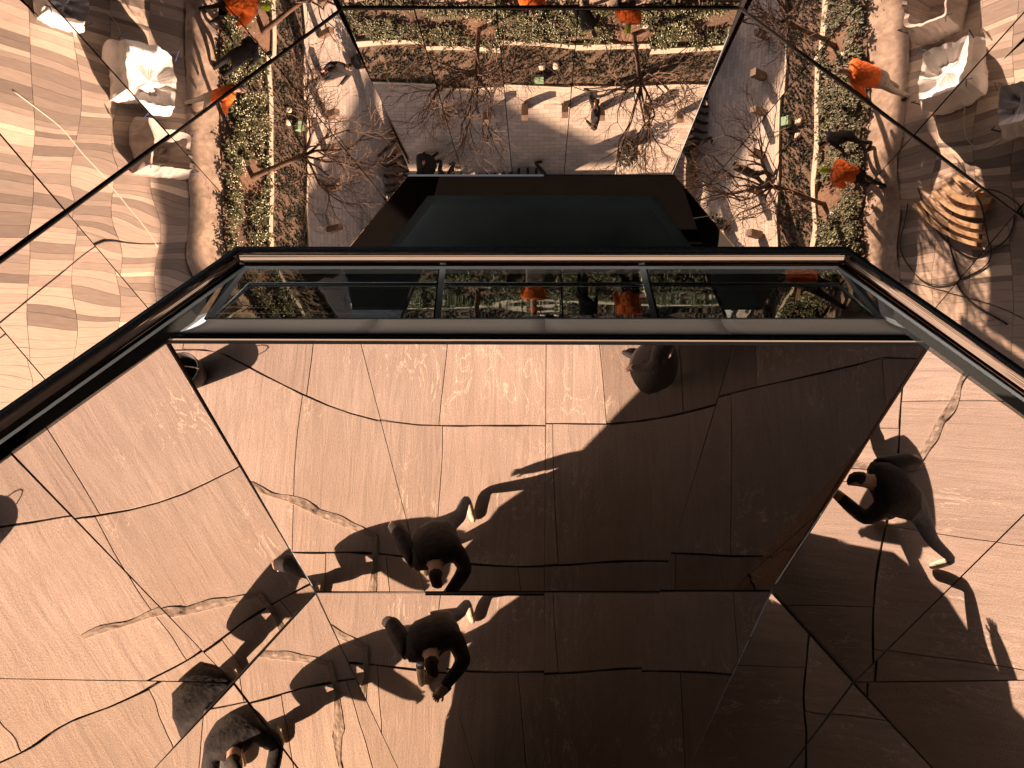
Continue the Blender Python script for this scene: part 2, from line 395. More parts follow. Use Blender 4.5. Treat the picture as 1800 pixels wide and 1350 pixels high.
for mir, pl in ((False, PG), (True, PH)):
    fx = (lambda p: (1904 - p[0], p[1])) if mir else (lambda p: p)
    q = [fx(p) for p in ((428, 466), (603, 466), (622, 566), (368, 566))]; c0 = fx((480, 515))
    Q = CAM + ray(*c0) * 3.6; pn = (Q, unit(unit(V(2.3 if mir else -2.2, 15.1, 0) - Q) - ray(*c0)))
    f_ = backing('facet', pn, q, stp, 0.01, 0.01); panel('panel', pn, q, f_, 330 + mir, 0.0004, 0.6, 20, 0.006, 0.001)
# ---- lower soffit: main facet, fold facet, and side facets
low = empty('mirrored_soffit', (0, 3.2, 8)); tag(low, 'large copper mirror soffit under the glass rail, reflecting sandstone slabs and people', 'soffit', 'mirrored soffits')
AT = [290, 633, 960, 1292, 1640]; AB = [555, 747, 957, 1160, 1355]; DB = [725, 848, 955, 1075, 1186]
fA = backing('facet', PA, [(290, 600), (1640, 600), (1355, 1039), (555, 1039)], low, 0.014, 0.01); fA['label'] = 'broad main facet of four panels, half in shade'
fD = backing('facet', PD, [(555, 1043), (1355, 1043), (1186, 1402), (725, 1402)], low, 0.014, 0.01); fD['label'] = 'narrowing facet below the fold, mostly dark'
for i in range(4):
    panel('panel', PA, [(AT[i], 602), (AT[i + 1], 602), (AB[i + 1], 1038), (AB[i], 1038)], fA, 410 + i, 0.0004, 0.9, 26, 0.006, 0.0011, None, 0.32)
    panel('panel', PD, [(AB[i], 1043), (AB[i + 1], 1043), (DB[i + 1], 1402), (DB[i], 1402)], fD, 430 + i, 0.0005, 0.9, 26, 0.006, 0.0011, None, 0.32)
def sides(pl, ple, fx, s, lab1, lab2):
    f1 = backing('facet', pl, [fx(p) for p in ((290, 600), (-110, 888), (-30, 1353), (268, 1354), (553, 1043))], low, 0.014, 0.01); f1['label'] = lab1
    f2 = backing('facet', ple, [fx(p) for p in ((553, 1045), (262, 1360), (300, 1382), (400, 1396), (724, 1402))], low, 0.014, 0.01); f2['label'] = lab2
    for i, q in enumerate([[(291, 600), (20, 795), (409, 1199), (554, 1040)], [(19, 797), (-110, 888), (-80, 1192), (408, 1200)], [(408, 1201), (-80, 1193), (-30, 1354), (266, 1355)]]):
        panel('panel', pl, [fx(p) for p in q], f1, s + 4 + i, 0.0005, 0.8, 30, 0.006, 0.0010, None, 0.3)
    for i, q in enumerate([[(555, 1044), (413, 1200), (562, 1400), (724, 1403)], [(411, 1203), (262, 1362), (330, 1386), (559, 1400)]]):
        panel('panel', ple, [fx(p) for p in q], f2, s + 14 + i, 0.0005, 0.8, 30, 0.006, 0.0010, None, 0.3)
    for a, b, p_ in (((290, 600), (554, 1041), pl), ((554, 1041), (262, 1360), pl)):
        mb = MB(); mb.tube([on(fx(a), p_) + p_[1] * .002, on(fx(b), p_) + p_[1] * .002], 0.0016, 5); mb.build('fold_bead', M_GUT, low)
sides(PB, PE, lambda p: p, 500, 'side facet reflecting bare sunlit slabs', 'corner facet with a person in pale shoes reflected')
sides(PC, PK, lambda p: ((1930 if p[1] < 800 else 1910) - p[0], p[1]), 560, 'side facet reflecting a split rocky joint', 'corner facet with a strip of sunlit slab')
mb = MB(); a, b = on((553, 1041), PA) + PA[1] * .003, on((1357, 1041), PA) + PA[1] * .003
strip(mb, a, b, unit(PA[1] + PD[1]), 0.0045, 0.002); mb.build('fold_bead', M_BRIGHT, low)

# ---- glass guard rail along the top edge of the lower soffit
gl = empty('glass_guard_rail', (0, 2.5, 10.3)); tag(gl, 'smoked glass guard rail with bronze cap, slate posts and a dark round handrail', 'railing')
YB = 2.56 * KS; P0 = (V(0, YB, 0), V(0, -1, 0)); PX = 0.00205 * KS * 1.02      # one picture pixel at the rail, in metres
def wing(px, dirx):
    p = on(px, P0); d = unit(V(dirx * 0.62, -0.78, 0)); n = V(-d[1], d[0], 0)
    if np.dot(n, CAM - p) < 0: n = -n
    return (p, n)
WL = wing((420, 440), -1); WR = wing((1485, 440), 1)
def rail_pts(cl, cr, l, r, back=0.0):
    """polyline: wing end, corner, corner, wing end"""
    q = []
    for px, pl in ((l, WL), (cl, P0), (cr, P0), (r, WR)):
        q.append(on(px, pl) - pl[1] * back)
    return q
def sweep(name, pts, prof, m, parent, smooth=True):
    """prof: list of (towards camera side, up) offsets, swept along a horizontal-ish polyline"""
    vs = []; k = len(prof)
    for i, p in enumerate(pts):
        d0 = unit(p - pts[i - 1]) if i else unit(pts[1] - p); d1 = unit(pts[i + 1] - p) if i < len(pts) - 1 else d0
        s0 = unit(np.cross(d0, V(0, 0, 1))); s1 = unit(np.cross(d1, V(0, 0, 1))); s = unit(s0 + s1); s = s / max(0.4, np.dot(s, s0))
        for a, b in prof: vs.append(p + s * a + V(0, 0, 1) * b)
    fs = []
    for i in range(len(pts) - 1):
        for j in range(k): fs.append((i * k + j, i * k + (j + 1) % k, (i + 1) * k + (j + 1) % k, (i + 1) * k + j))
    fs += [tuple(range(k))[::-1], tuple(range((len(pts) - 1) * k, len(pts) * k))]
    return mesh(name, vs, fs, m, parent, smooth)
capc = rail_pts((420, 450), (1485, 450), (-200, 885), (2000, 811))
prof = []
for t in np.linspace(0, 1, 21):           # undercut face, lightly rolled, so that it mirrors the ground
    prof.append(((7 - 8 * t - 1.2 * math.sin(t * math.pi * 2) + rnd.uniform(-.14, .14)) * PX, (11 - 27 * t) * PX))
sweep('cap_rail', capc, prof[::-1] + [(-8 * PX, 11 * PX)], M_CAP, gl, False)
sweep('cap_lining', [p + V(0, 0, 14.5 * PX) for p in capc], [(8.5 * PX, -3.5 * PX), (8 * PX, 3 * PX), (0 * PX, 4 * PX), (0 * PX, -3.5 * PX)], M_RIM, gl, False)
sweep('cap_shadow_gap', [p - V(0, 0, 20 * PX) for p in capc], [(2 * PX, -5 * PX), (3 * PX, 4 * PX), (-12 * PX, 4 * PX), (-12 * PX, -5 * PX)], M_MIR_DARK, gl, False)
frc = rail_pts((430, 469), (1472, 469), (-200, 918), (2000, 842))
sweep('glazing_channel', frc, [(3 * PX, -3 * PX), (3 * PX, 3 * PX), (-6 * PX, 3 * PX), (-6 * PX, -3 * PX)], M_SLATE, gl, False)
def pane(px, pls, th=0.004):
    c = [on(p, pl) for p, pl in zip(px, pls)]; n = unit(np.cross(c[1] - c[0], c[3] - c[0])); vs = c + [p + n * th for p in c]
    mesh('glass_pane', vs, [(0, 1, 2, 3), (7, 6, 5, 4), (0, 4, 5, 1), (1, 5, 6, 2), (2, 6, 7, 3), (3, 7, 4, 0)], M_GLASS, gl)
pane([(434, 472), (772, 472), (764, 563), (372, 563)], [P0] * 4)
pane([(784, 472), (1121, 472), (1146, 563), (774, 563)], [P0] * 4)
pane([(1133, 472), (1468, 472), (1546, 563), (1158, 563)], [P0] * 4)
pane([(-200, 925), (424, 476), (360, 556), (-200, 960)], [WL] * 4)
pane([(1480, 476), (2000, 850), (2000, 880), (1556, 562)], [WR] * 4)
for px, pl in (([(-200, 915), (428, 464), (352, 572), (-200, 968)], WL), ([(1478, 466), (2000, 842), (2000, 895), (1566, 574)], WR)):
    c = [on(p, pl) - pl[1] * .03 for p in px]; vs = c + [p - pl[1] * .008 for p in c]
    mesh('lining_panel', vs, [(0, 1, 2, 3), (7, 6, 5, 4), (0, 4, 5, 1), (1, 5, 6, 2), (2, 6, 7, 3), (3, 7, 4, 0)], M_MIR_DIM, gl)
def bar(name, a, b, pl, wpx, m, th=0.010, front=0.003):
    A, B = on(a, pl), on(b, pl); d = B - A; s = unit(np.cross(d, pl[1])) * (wpx / 2 * np.linalg.norm(A - CAM) / FPX)
    f = pl[1] * front; k = -pl[1] * th
    vs = [A - s + f, A + s + f, B + s + f, B - s + f, A - s + k, A + s + k, B + s + k, B - s + k]
    mesh(name, vs, [(0, 1, 2, 3), (7, 6, 5, 4), (0, 4, 5, 1), (1, 5, 6, 2), (2, 6, 7, 3), (3, 7, 4, 0)], m, gl)
bar('post', (779, 462), (769, 566), P0, 10, M_SLATE); bar('post', (1127, 462), (1152, 566), P0, 10, M_SLATE)
bar('post', (430, 464), (366, 564), P0, 13, M_SLATE); bar('post', (1476, 466), (1552, 564), P0, 13, M_SLATE)
bar('gasket', (773, 466), (763, 564), P0, 4, M_BIN, 0.01, 0.002); bar('gasket', (1134, 466), (1159, 564), P0, 4, M_BIN, 0.01, 0.002)
PHR = (V(0, YB + 0.05, 0), V(0, -1, 0))
hp = [on((378, 556), PHR), on((440, 500), PHR), on((770, 500), PHR), on((1130, 500), PHR), on((1472, 501), PHR), on((1536, 556), PHR)]
mb = MB(); mb.tube(hp, 4.2 * PX, 10); mb.build('handrail', M_RAIL, gl, True)
mb = MB()
for u in range(480, 1440, 6): mb.box(on((u, 506.5), PHR) + V(0, -0.004, 0), (2.2 * PX, 0.002, 1.8 * PX))
mb.build('light_strip', plain('frosted_dots', (0.75, 0.72, 0.62), 0.5), gl)
# cove sill in four lengths, and the lip under it
CS = [365, 665, 958, 1268, 1556]; CE = [296, 628, 960, 1290, 1636]
for i in range(4):
    vs = []; nu, nv = 10, 8
    for j in range(nv + 1):
        t = j / nv
        for k in range(nu + 1):
            s = k / nu; sh = (t ** 1.7)
            u = (CS[i] * (1 - s) + CS[i + 1] * s) * (1 - sh) + (CE[i] * (1 - s) + CE[i + 1] * s) * sh
            g = 0.6 if i in (0, 3) else 1
            p = on((u, 561 + 30 * t), (V(0, YB - 0.118 + 0.045 * t ** 0.6, 0), V(0, -1, 0))); vs.append(p)
    fs = [(j * (nu + 1) + k, j * (nu + 1) + k + 1, (j + 1) * (nu + 1) + k + 1, (j + 1) * (nu + 1) + k) for j in range(nv) for k in range(nu)]
    o = mesh('cove_sill', vs, fs, M_COVE, gl, True); md = o.modifiers.new('thick', 'SOLIDIFY'); md.thickness = 0.004; md.offset = 1
lipA = [on((-220, 946), PB), on((289, 592), PA), on((1641, 596), PA), on((2050, 892), PC)]
lip = [p + V(0, -0.003, 0) for p in lipA]
sweep('lip', lip, [(5 * PX, -4 * PX), (8 * PX, 0.0), (8 * PX, 3 * PX), (-10 * PX, 3 * PX), (-10 * PX, -4 * PX)], M_CAP, gl, False)
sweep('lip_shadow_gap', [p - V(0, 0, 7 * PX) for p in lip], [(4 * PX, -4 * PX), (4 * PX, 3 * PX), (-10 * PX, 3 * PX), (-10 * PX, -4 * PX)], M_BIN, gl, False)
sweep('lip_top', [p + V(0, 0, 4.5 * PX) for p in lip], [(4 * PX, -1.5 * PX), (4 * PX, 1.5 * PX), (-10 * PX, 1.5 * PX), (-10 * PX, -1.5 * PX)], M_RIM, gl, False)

# ================================================================== the ground the mirrors look down on
def sheet(name, x0, x1, y0, y1, z, m, nx=1, ny=1, fz=None, kind='structure', parent=None):
    vs = [(x0 + (x1 - x0) * i / nx, y0 + (y1 - y0) * j / ny, z) for j in range(ny + 1) for i in range(nx + 1)]
    if fz: vs = [(x, y, zz + fz(x, y)) for x, y, zz in vs]
    fs = [(j * (nx + 1) + i, j * (nx + 1) + i + 1, (j + 1) * (nx + 1) + i + 1, (j + 1) * (nx + 1) + i) for j in range(ny) for i in range(nx)]
    o = mesh(name, vs, fs, m, parent, nx > 1)
    if kind and not parent: o['kind'] = kind
    return o
sheet('ground', -600, 600, -600, 600, -0.12, M_CONC)

# ---- sandstone slabs near the soffit (rows along x, cut by cross joints)
ter = mesh('terrace', [(-9, -5, -.1), (9, -5, -.1), (9, 5.65, -.1), (-9, 5.65, -.1), (-9, -5, TZ - .05), (9, -5, TZ - .05), (9, 5.65, TZ - .05), (-9, 5.65, TZ - .05)],
           [(0, 1, 5, 4), (1, 2, 6, 5), (2, 3, 7, 6), (3, 0, 4, 7), (4, 5, 6, 7)], M_JOINT)
ter['kind'] = 'structure'; ter['label'] = 'raised terrace laid with large brown sandstone slabs'; pav = ter
rs = random.Random(21)
ROWS = [-3.6, -1.0, 0.92, 2.52, 4.0, 5.6]
def rowy(k, x):
    return ROWS[k] + (-0.055 * x * x * (1 if k == 2 else .5) * (1 if abs(x) < 4 else 16 / (x * x)) + 0.07 * math.sin(x * 0.95 + k * 1.7) + 0.05 * math.sin(x * 1.9 + k * 2.9) if 0 < k < len(ROWS) - 1 else 0)
for k in range(len(ROWS) - 1):
    x = -8.5 + rs.uniform(0, 1); cuts = [(x, x)]
    while x < 8.3:
        x += rs.choice([0.7, 1.0, 1.3, 1.6, 2.0]) * rs.uniform(0.9, 1.15); cuts.append((x + rs.uniform(-0.06, 0.06), x + rs.uniform(-0.16, 0.16)))
    bends = [rs.uniform(-0.04, 0.04) for _ in cuts]
    g0 = 0.011; g1 = 0.011
    for i in range(len(cuts) - 1):
        (a0, b0), (a1, b1) = cuts[i], cuts[i + 1]; n = 6; gx = 0.0036; out = []
        for j in range(n + 1):
            xx = a0 + gx + (a1 - a0 - 2 * gx) * j / n; out.append((xx, rowy(k, xx) + g0 + rs.uniform(-.005, .005)))
        for j in range(1, 4):
            t = j / 4; xx = a1 + (b1 - a1) * t - gx + bends[i + 1] * math.sin(math.pi * t); out.append((xx, rowy(k, xx) * (1 - t) + rowy(k + 1, xx) * t))
        for j in range(n, -1, -1):
            xx = b0 + gx + (b1 - b0 - 2 * gx) * j / n; out.append((xx, rowy(k + 1, xx) - g1 + rs.uniform(-.005, .005)))
        for j in range(3, 0, -1):
            t = j / 4; xx = a0 + (b0 - a0) * t + gx + bends[i] * math.sin(math.pi * t); out.append((xx, rowy(k, xx) * (1 - t) + rowy(k + 1, xx) * t))
        z = TZ + rs.uniform(-0.003, 0.003); L = len(out)
        vs = [(p[0], p[1], TZ - 0.05) for p in out] + [(p[0], p[1], z - 0.004) for p in out]
        cxm = sum(p[0] for p in out) / L; cym = sum(p[1] for p in out) / L
        for p in out:
            d = math.hypot(p[0] - cxm, p[1] - cym); f = max(0, (d - 0.004) / d); vs.append((cxm + (p[0] - cxm) * f, cym + (p[1] - cym) * f, z))
        fs = [(q, (q + 1) % L, L + (q + 1) % L, L + q) for q in range(L)] + [(L + q, L + (q + 1) % L, 2 * L + (q + 1) % L, 2 * L + q) for q in range(L)] + [tuple(range(2 * L, 3 * L))]
        mesh('slab', vs, fs, M_SLAB, pav)
# rough split rock beside two joints
def ledge(name, path, wid, label, seed):
    vs = []; m_ = 9; pts = []
    for i in range(len(path) - 1):
        for t in range(10): pts.append(np.array(path[i]) * (1 - t / 10) + np.array(path[i + 1]) * t / 10)
    pts.append(np.array(path[-1])); n = len(pts)
    for i, p in enumerate(pts):
        d = unit(pts[min(i + 1, n - 1)] - pts[max(i - 1, 0)]); s = np.array((-d[1], d[0])); taper = math.sin(math.pi * (0.06 + 0.88 * i / (n - 1)))
        for j in range(m_ + 1):
            t = j / m_; q = p + s * (t * wid * (0.4 + 0.6 * taper) * (0.75 + 0.6 * noise.noise((p[0] * 3, p[1] * 3, seed))))
            h = (0.006 + 0.03 * (1 - t) * taper) * (0.5 + 1.0 * abs(noise.noise((q[0] * 8, q[1] * 8, seed)))) + 0.010 * abs(noise.noise((q[0] * 22, q[1] * 22, seed)))
            vs.append((q[0], q[1], TZ - 0.03 if j in (0, m_) else TZ + h))
    fs = [(i * (m_ + 1) + j, (i + 1) * (m_ + 1) + j, (i + 1) * (m_ + 1) + j + 1, i * (m_ + 1) + j + 1) for i in range(n - 1) for j in range(m_)]
    o = mesh(name, vs, [f[::-1] for f in fs], M_ROCK, pav, False); o['label'] = label
ledge('rock_ledge', [(-1.95, 2.2), (-2.5, 2.0), (-3.0, 1.78), (-3.6, 1.6)], 0.16, 'rough split rock seam across a sunlit slab', 5)
ledge('rock_ledge', [(-2.0, 3.3), (-2.05, 2.9), (-1.95, 2.5), (-2.0, 2.15)], 0.14, 'crumbled rock edge along a joint', 9)

# ---- plank paving in five bands
pl_ = sheet('plank_paving', -9, 9, 9.35, 13.75, -0.05, M_JOINT); pl_['label'] = 'joint bed under curved bands of stone planks'
BY = [9.38, 10.2, 11.02, 11.84, 12.66, 13.5]
def by(k, x): return BY[k] + 0.035 * math.sin(0.5 * x + k) - 0.006 * x * x * 0.4
far = MB(); npk = 0
for k in range(5):
    x = -7.4 + rs.uniform(0, .2)
    while x < 7.2:
        wdt = rs.choice([0.11, 0.15, 0.18, 0.24]); a, b = x + 0.0025, x + wdt - 0.0025; z = rs.uniform(-.003, .003)
        q = [(a, by(k, a) + .004), (b, by(k, b) + .004), (b, by(k + 1, b) - .004), (a, by(k + 1, a) - .004)]
        vs = [(p[0], p[1], -0.05) for p in q] + [(p[0], p[1], z) for p in q]; fs = [(0, 1, 5, 4), (1, 2, 6, 5), (2, 3, 7, 6), (3, 0, 4, 7), (4, 5, 6, 7)]
        if -5.5 < x < 4.5 and npk < 300: mesh('plank', vs, fs, M_PAVER, pl_); npk += 1
        else: far.add(vs, fs)
        x += wdt
far.build('outer_planks', M_PAVER, pl_)['kind'] = 'stuff'

# ---- garden: rough stone edging, planting bed, cream kerb, mulch bed
def rough(a, s): return lambda x, y: a * noise.noise((x * s, y * s, 1.7)) + a * .5 * noise.noise((x * s * 3, y * s * 3, 4.7))
sheet('stone_edging', -9, 9, 13.4, 14.32, 0.03, M_TAN, 120, 12, rough(0.05, 2.2))['label'] = 'rough tan stone edging'
sheet('planting_bed', -9, 9, 14.25, 15.45, 0.05, M_SOIL, 140, 16, rough(0.035, 3))
sheet('mulch_bed', -9, 9, 15.5, 16.52, 0.05, M_SOIL, 140, 16, rough(0.03, 3.5))
def wavy_bar(name, y0, wid, z0, z1, m, amp, label, x0=-9, x1=9, segs=18):
    par = None
    for s in range(segs):
        vs = []; n = 6; xa = x0 + (x1 - x0) * s / segs + .004; xb = x0 + (x1 - x0) * (s + 1) / segs - .004
        for i in range(n + 1):
            x = xa + (xb - xa) * i / n; y = y0 + amp * math.sin(0.7 * x + 0.6)
            vs += [(x, y - wid / 2, z0), (x, y + wid / 2, z0), (x, y + wid / 2 - .012, z1), (x, y - wid / 2 + .012, z1)]
        fs = []
        for i in range(n):
            for j in range(4): fs.append((i * 4 + j, i * 4 + (j + 1) % 4, i * 4 + 4 + (j + 1) % 4, i * 4 + 4 + j))
        fs += [(0, 1, 2, 3)[::-1], tuple(range(n * 4, n * 4 + 4))]
        o = mesh('kerb_stone' if par else name, vs, fs, m, par)
        if par is None: par = o; o['kind'] = 'structure'; o['label'] = label
wavy_bar('kerb', 15.47, 0.13, -0.02, 0.16, M_CURB, 0.05, 'cream kerb between planting and mulch beds')
wavy_bar('kerb', 16.54, 0.07, -0.02, 0.13, M_CURB, 0.03, 'thin cream kerb where the mulch bed meets the plaza')
sheet('plaza', -14, 14, 16.55, 40, 0.0, M_PLAZA)
for x, y in ((-1.62, 14.95), (2.15, 15.22)):
    n = 22; vs = [(x, y, 0.13)] + [(x + (0.50 + .06 * math.sin(3 * t + x)) * math.cos(t), y - .06 + (0.37 + .04 * math.sin(2 * t)) * math.sin(t), 0.085) for t in np.linspace(0, 2 * math.pi, n, endpoint=False)]
    o = mesh('tree_pit', vs, [(0, 1 + i, 1 + (i + 1) % n) for i in range(n)], M_PIT, None, True); o['kind'] = 'structure'

# planting: lobed leaves with pale buds
PITS = ((-1.62, 14.95), (2.15, 15.22))
def clear(x, y, r=0.45): return all((x - a) ** 2 + ((y - b) * 1.3) ** 2 > r * r for a, b in PITS)
rl = random.Random(5); lf = MB(); bd = MB()
ico = [(0, 0, 1), (.9, 0, .1), (-.45, .78, .1), (-.45, -.78, .1), (0, 0, -.9)]; icf = [(0, 1, 2), (0, 2, 3), (0, 3, 1), (4, 2, 1), (4, 3, 2), (4, 1, 3)]
cnt = 0
while cnt < 760:
    x, y = rl.uniform(-6.5, 6.5), rl.uniform(14.3, 15.38)
    if not clear(x, y) or noise.noise((x * .9, y * 1.6, 9)) < -0.22: continue
    cnt += 1
    hgt = rl.uniform(0.10, 0.30)
    for _ in range(8):
        a = rl.uniform(0, 6.28); L = rl.uniform(0.07, 0.15); wd = L * 0.26; e = rl.uniform(-0.3, 0.5)
        c, s = math.cos(a), math.sin(a); z = 0.05 + hgt * rl.uniform(0.4, 1); ox, oy = x + c * .02, y + s * .02
        tip = (ox + c * L, oy + s * L, z + L * e * .5); mid = (ox + c * L * .5, oy + s * L * .5, z + L * .2)
        lf.add([(ox, oy, z), (mid[0] - s * wd, mid[1] + c * wd, mid[2] - .01), tip, (mid[0] + s * wd, mid[1] - c * wd, mid[2] - .01)], [(0, 1, 2), (0, 2, 3)])
    for _ in range(rl.choice([1, 2, 3, 4, 5])):
        r = rl.uniform(0.013, 0.027); px, py = x + rl.gauss(0, .06), y + rl.gauss(0, .06); z = 0.07 + hgt * rl.uniform(.8, 1.2)
        bd.add([(px + p[0] * r, py + p[1] * r, z + p[2] * r) for p in ico], icf)
o = lf.build('hellebore_leaves', M_LEAF); tag(o, 'low green hellebore foliage filling the planting bed', 'plants', kind='stuff')
o = bd.build('pale_buds', M_BUD, None, True); tag(o, 'scatter of pale hellebore buds over the leaves', 'flowers', kind='stuff')
tf = MB()
for _ in range(2000):
    x, y = rl.uniform(-6.5, 6.5), rl.uniform(15.58, 16.48)
    k = rl.uniform(.6, 1.2)
    for _ in range(7):
        a = rl.uniform(0, 6.28); L = rl.uniform(.03, .07) * k; c, s = math.cos(a), math.sin(a)
        tf.add([(x - s * .02, y + c * .02, .05), (x + s * .02, y - c * .02, .05), (x + c * L, y + s * L, .06 + L * .8)], [(0, 1, 2)])
o = tf.build('ground_cover', M_TUFT); tag(o, 'small dark clumps dotted over the mulch bed', 'ground cover', kind='stuff')
o = MB(); 
gb = empty('utility_box', (-0.1, 16.28, 0)); tag(gb, 'pale green utility box standing in the mulch bed', 'utility box')
mb = MB(); mb.box((-0.1, 16.28, .14), (.20, .18, .2)); mb.build('body', M_GREEN, gb)
mb = MB(); mb.box((-0.1, 16.28, .252), (.23, .21, .022)); mb.build('lid', M_GREEN, gb)
def stone(x, y, r, seed, lab):
    me = bpy.data.meshes.new('boulder'); bm = bmesh.new(); bmesh.ops.create_icosphere(bm, subdivisions=3, radius=r)
    for v in bm.verts:
        v.co *= 1 + .3 * noise.noise(v.co * (2.2 / r) + Vector((seed, 0, 0))); v.co.z *= .6
    bm.to_mesh(me); bm.free(); me.materials.append(M_CURB); me.polygons.foreach_set('use_smooth', [True] * len(me.polygons))
    o = bpy.data.objects.new('boulder', me); link(o); o.location = (x, y, .09); tag(o, lab, 'stone')
stone(-0.02, 16.0, .09, 1, 'pale round stone just in front of the green utility box')
stone(0.32, 16.02, .08, 2, 'tan round stone beside the green utility box, in mulch')
stone(-1.3, 14.78, .12, 3, 'pale boulder in the tree pit of the shaded tree')
stone(2.5, 15.0, .12, 4, 'pale boulder in the tree pit of the sunlit tree')

# ---- bare trees
def tree(x, y, seed, label, trunk=2.0, spread=1.0):
    r = random.Random(seed); root = empty('bare_tree', (x, y, 0)); tag(root, label, 'tree', 'bare trees in the garden bed')
    tk = MB(); br = MB(); tw = MB()
    top = V(x + .05, y + .06, trunk)
    tk.tube([V(x, y, .02), V(x + .01, y + .01, .25), V(x + .03, y + .02, trunk * .55), top], [.085, .062, .055, .05], 10)
    def grow(p, d, L, rad, dep):
        pts = [p]; q = p.copy(); dd = d.copy()
        for _ in range(3):
            dd = unit(dd + V(r.gauss(0, .14), r.gauss(0, .14), r.gauss(0.03, .1))); q = q + dd * L / 3; pts.append(q.copy())
        (br if dep <= 2 else tw).tube(pts, [rad, rad * .9, rad * .8, rad * .68], 6 if dep <= 2 else 3, 0, False)
        if dep >= 6: return
        nb = r.choice([2, 3, 3]) if dep < 5 else r.choice([2, 3])
        for i in range(nb):
            k = pts[-1] if i < 2 else pts[r.choice([1, 2])]
            ax = unit(np.cross(dd, V(r.gauss(0, 1), r.gauss(0, 1), r.gauss(0, 1)))); nd = rotv(dd, ax, math.radians(r.uniform(18, 48)))
            nd = unit(nd + V(0, 0, .05)); grow(k, nd, L * r.uniform(.64, .86), max(.0034, rad * .66), dep + 1)
    for i in range(11):
        a = i * .571 + r.uniform(-.3, .3); e = math.radians(r.uniform(32, 68))
        grow(top - V(0, 0, r.uniform(0, .25)), V(math.cos(a) * math.cos(e), math.sin(a) * math.cos(e), math.sin(e)), r.uniform(.66, .84) * spread * 1.1, .030, 1)
    tk.build('trunk', M_BARK, root, True); br.build('limbs', M_BARK, root, True); o = tw.build('crown', M_TWIG, root)
tree(-1.62, 14.95, 11, 'bare tree in the pit nearer the plaza shadow, trunk beside a pale boulder', 2.3, 1.0)
tree(2.15, 15.22, 23, 'bare tree in full sun at the bed end with the timber hoops', 2.4, 1.02)

# ---- plaza furniture: stools, low wall, shrubs
def stool(x, y, lab, rz=0.0):
    o = empty('block_stool', (x, y, 0)); tag(o, lab, 'stool', 'timber block stools on the plaza')
    mb = MB(); mb.box((x, y, .27), (.17, .17, .46), rz); mb.build('block', M_STOOL, o)
    mb = MB(); mb.box((x, y, .02), (.12, .12, .04), rz); mb.build('plinth', M_BIN, o)
for i, (x, y) in enumerate(((-2.6, 17.2), (-1.55, 17.25), (-0.5, 17.2), (0.55, 17.18), (1.5, 17.22), (2.7, 17.15), (3.6, 17.3))):
    stool(x, y, ['timber block stool nearest the shaded plaza corner', 'second timber block stool, counting from the shaded corner', 'third timber block stool, under the shaded tree crown', 'middle timber block stool of the row of seven',
                 'fifth timber block stool, next to the sunlit tree crown', 'sixth timber block stool, beyond the sunlit tree trunk', 'last timber block stool at the sunny end of the row'][i])
lw = empty('low_wall', (0, 19.8, 0)); tag(lw, 'low stone seat wall along the far side of the plaza', 'wall')
for i in range(12):
    mb = MB(); mb.box((-7.2 + i * 1.2 + .6, 19.75, .2), (1.188, .5, .4)); mb.build('wall_block', M_WALL, lw)
mb = MB(); mb.box((0, 20.06, .5), (14.4, .1, 1.0)); mb.build('back_panel', M_STOOL, lw)
def shrub(x, y, r, seed, lab):
    q = random.Random(seed); o = empty('shrub', (x, y, 0)); tag(o, lab, 'shrub', 'dark shrubs in planters')
    mb = MB(); mb.tube([(x, y, 0), (x, y, .3)], [r * .55, r * .7], 10); mb.build('pot', M_BIN, o)
    mb = MB()
    for _ in range(260):
        d = unit(V(q.gauss(0, 1), q.gauss(0, 1), q.gauss(0, .8))) * r * q.uniform(.4, 1); p = V(x, y, .3 + r * .8) + d; a = unit(V(q.gauss(0, 1), q.gauss(0, 1), q.gauss(0, 1))) * .05; b = unit(np.cross(a, V(.3, .2, 1))) * .03
        mb.add([p - a, p + b, p + a, p - b], [(0, 1, 2, 3)])
    mb.build('foliage', M_TUFT, o)
shrub(2.3, 18.3, .30, 2, 'dark shrub in a pot on the sunny side of the plaza')

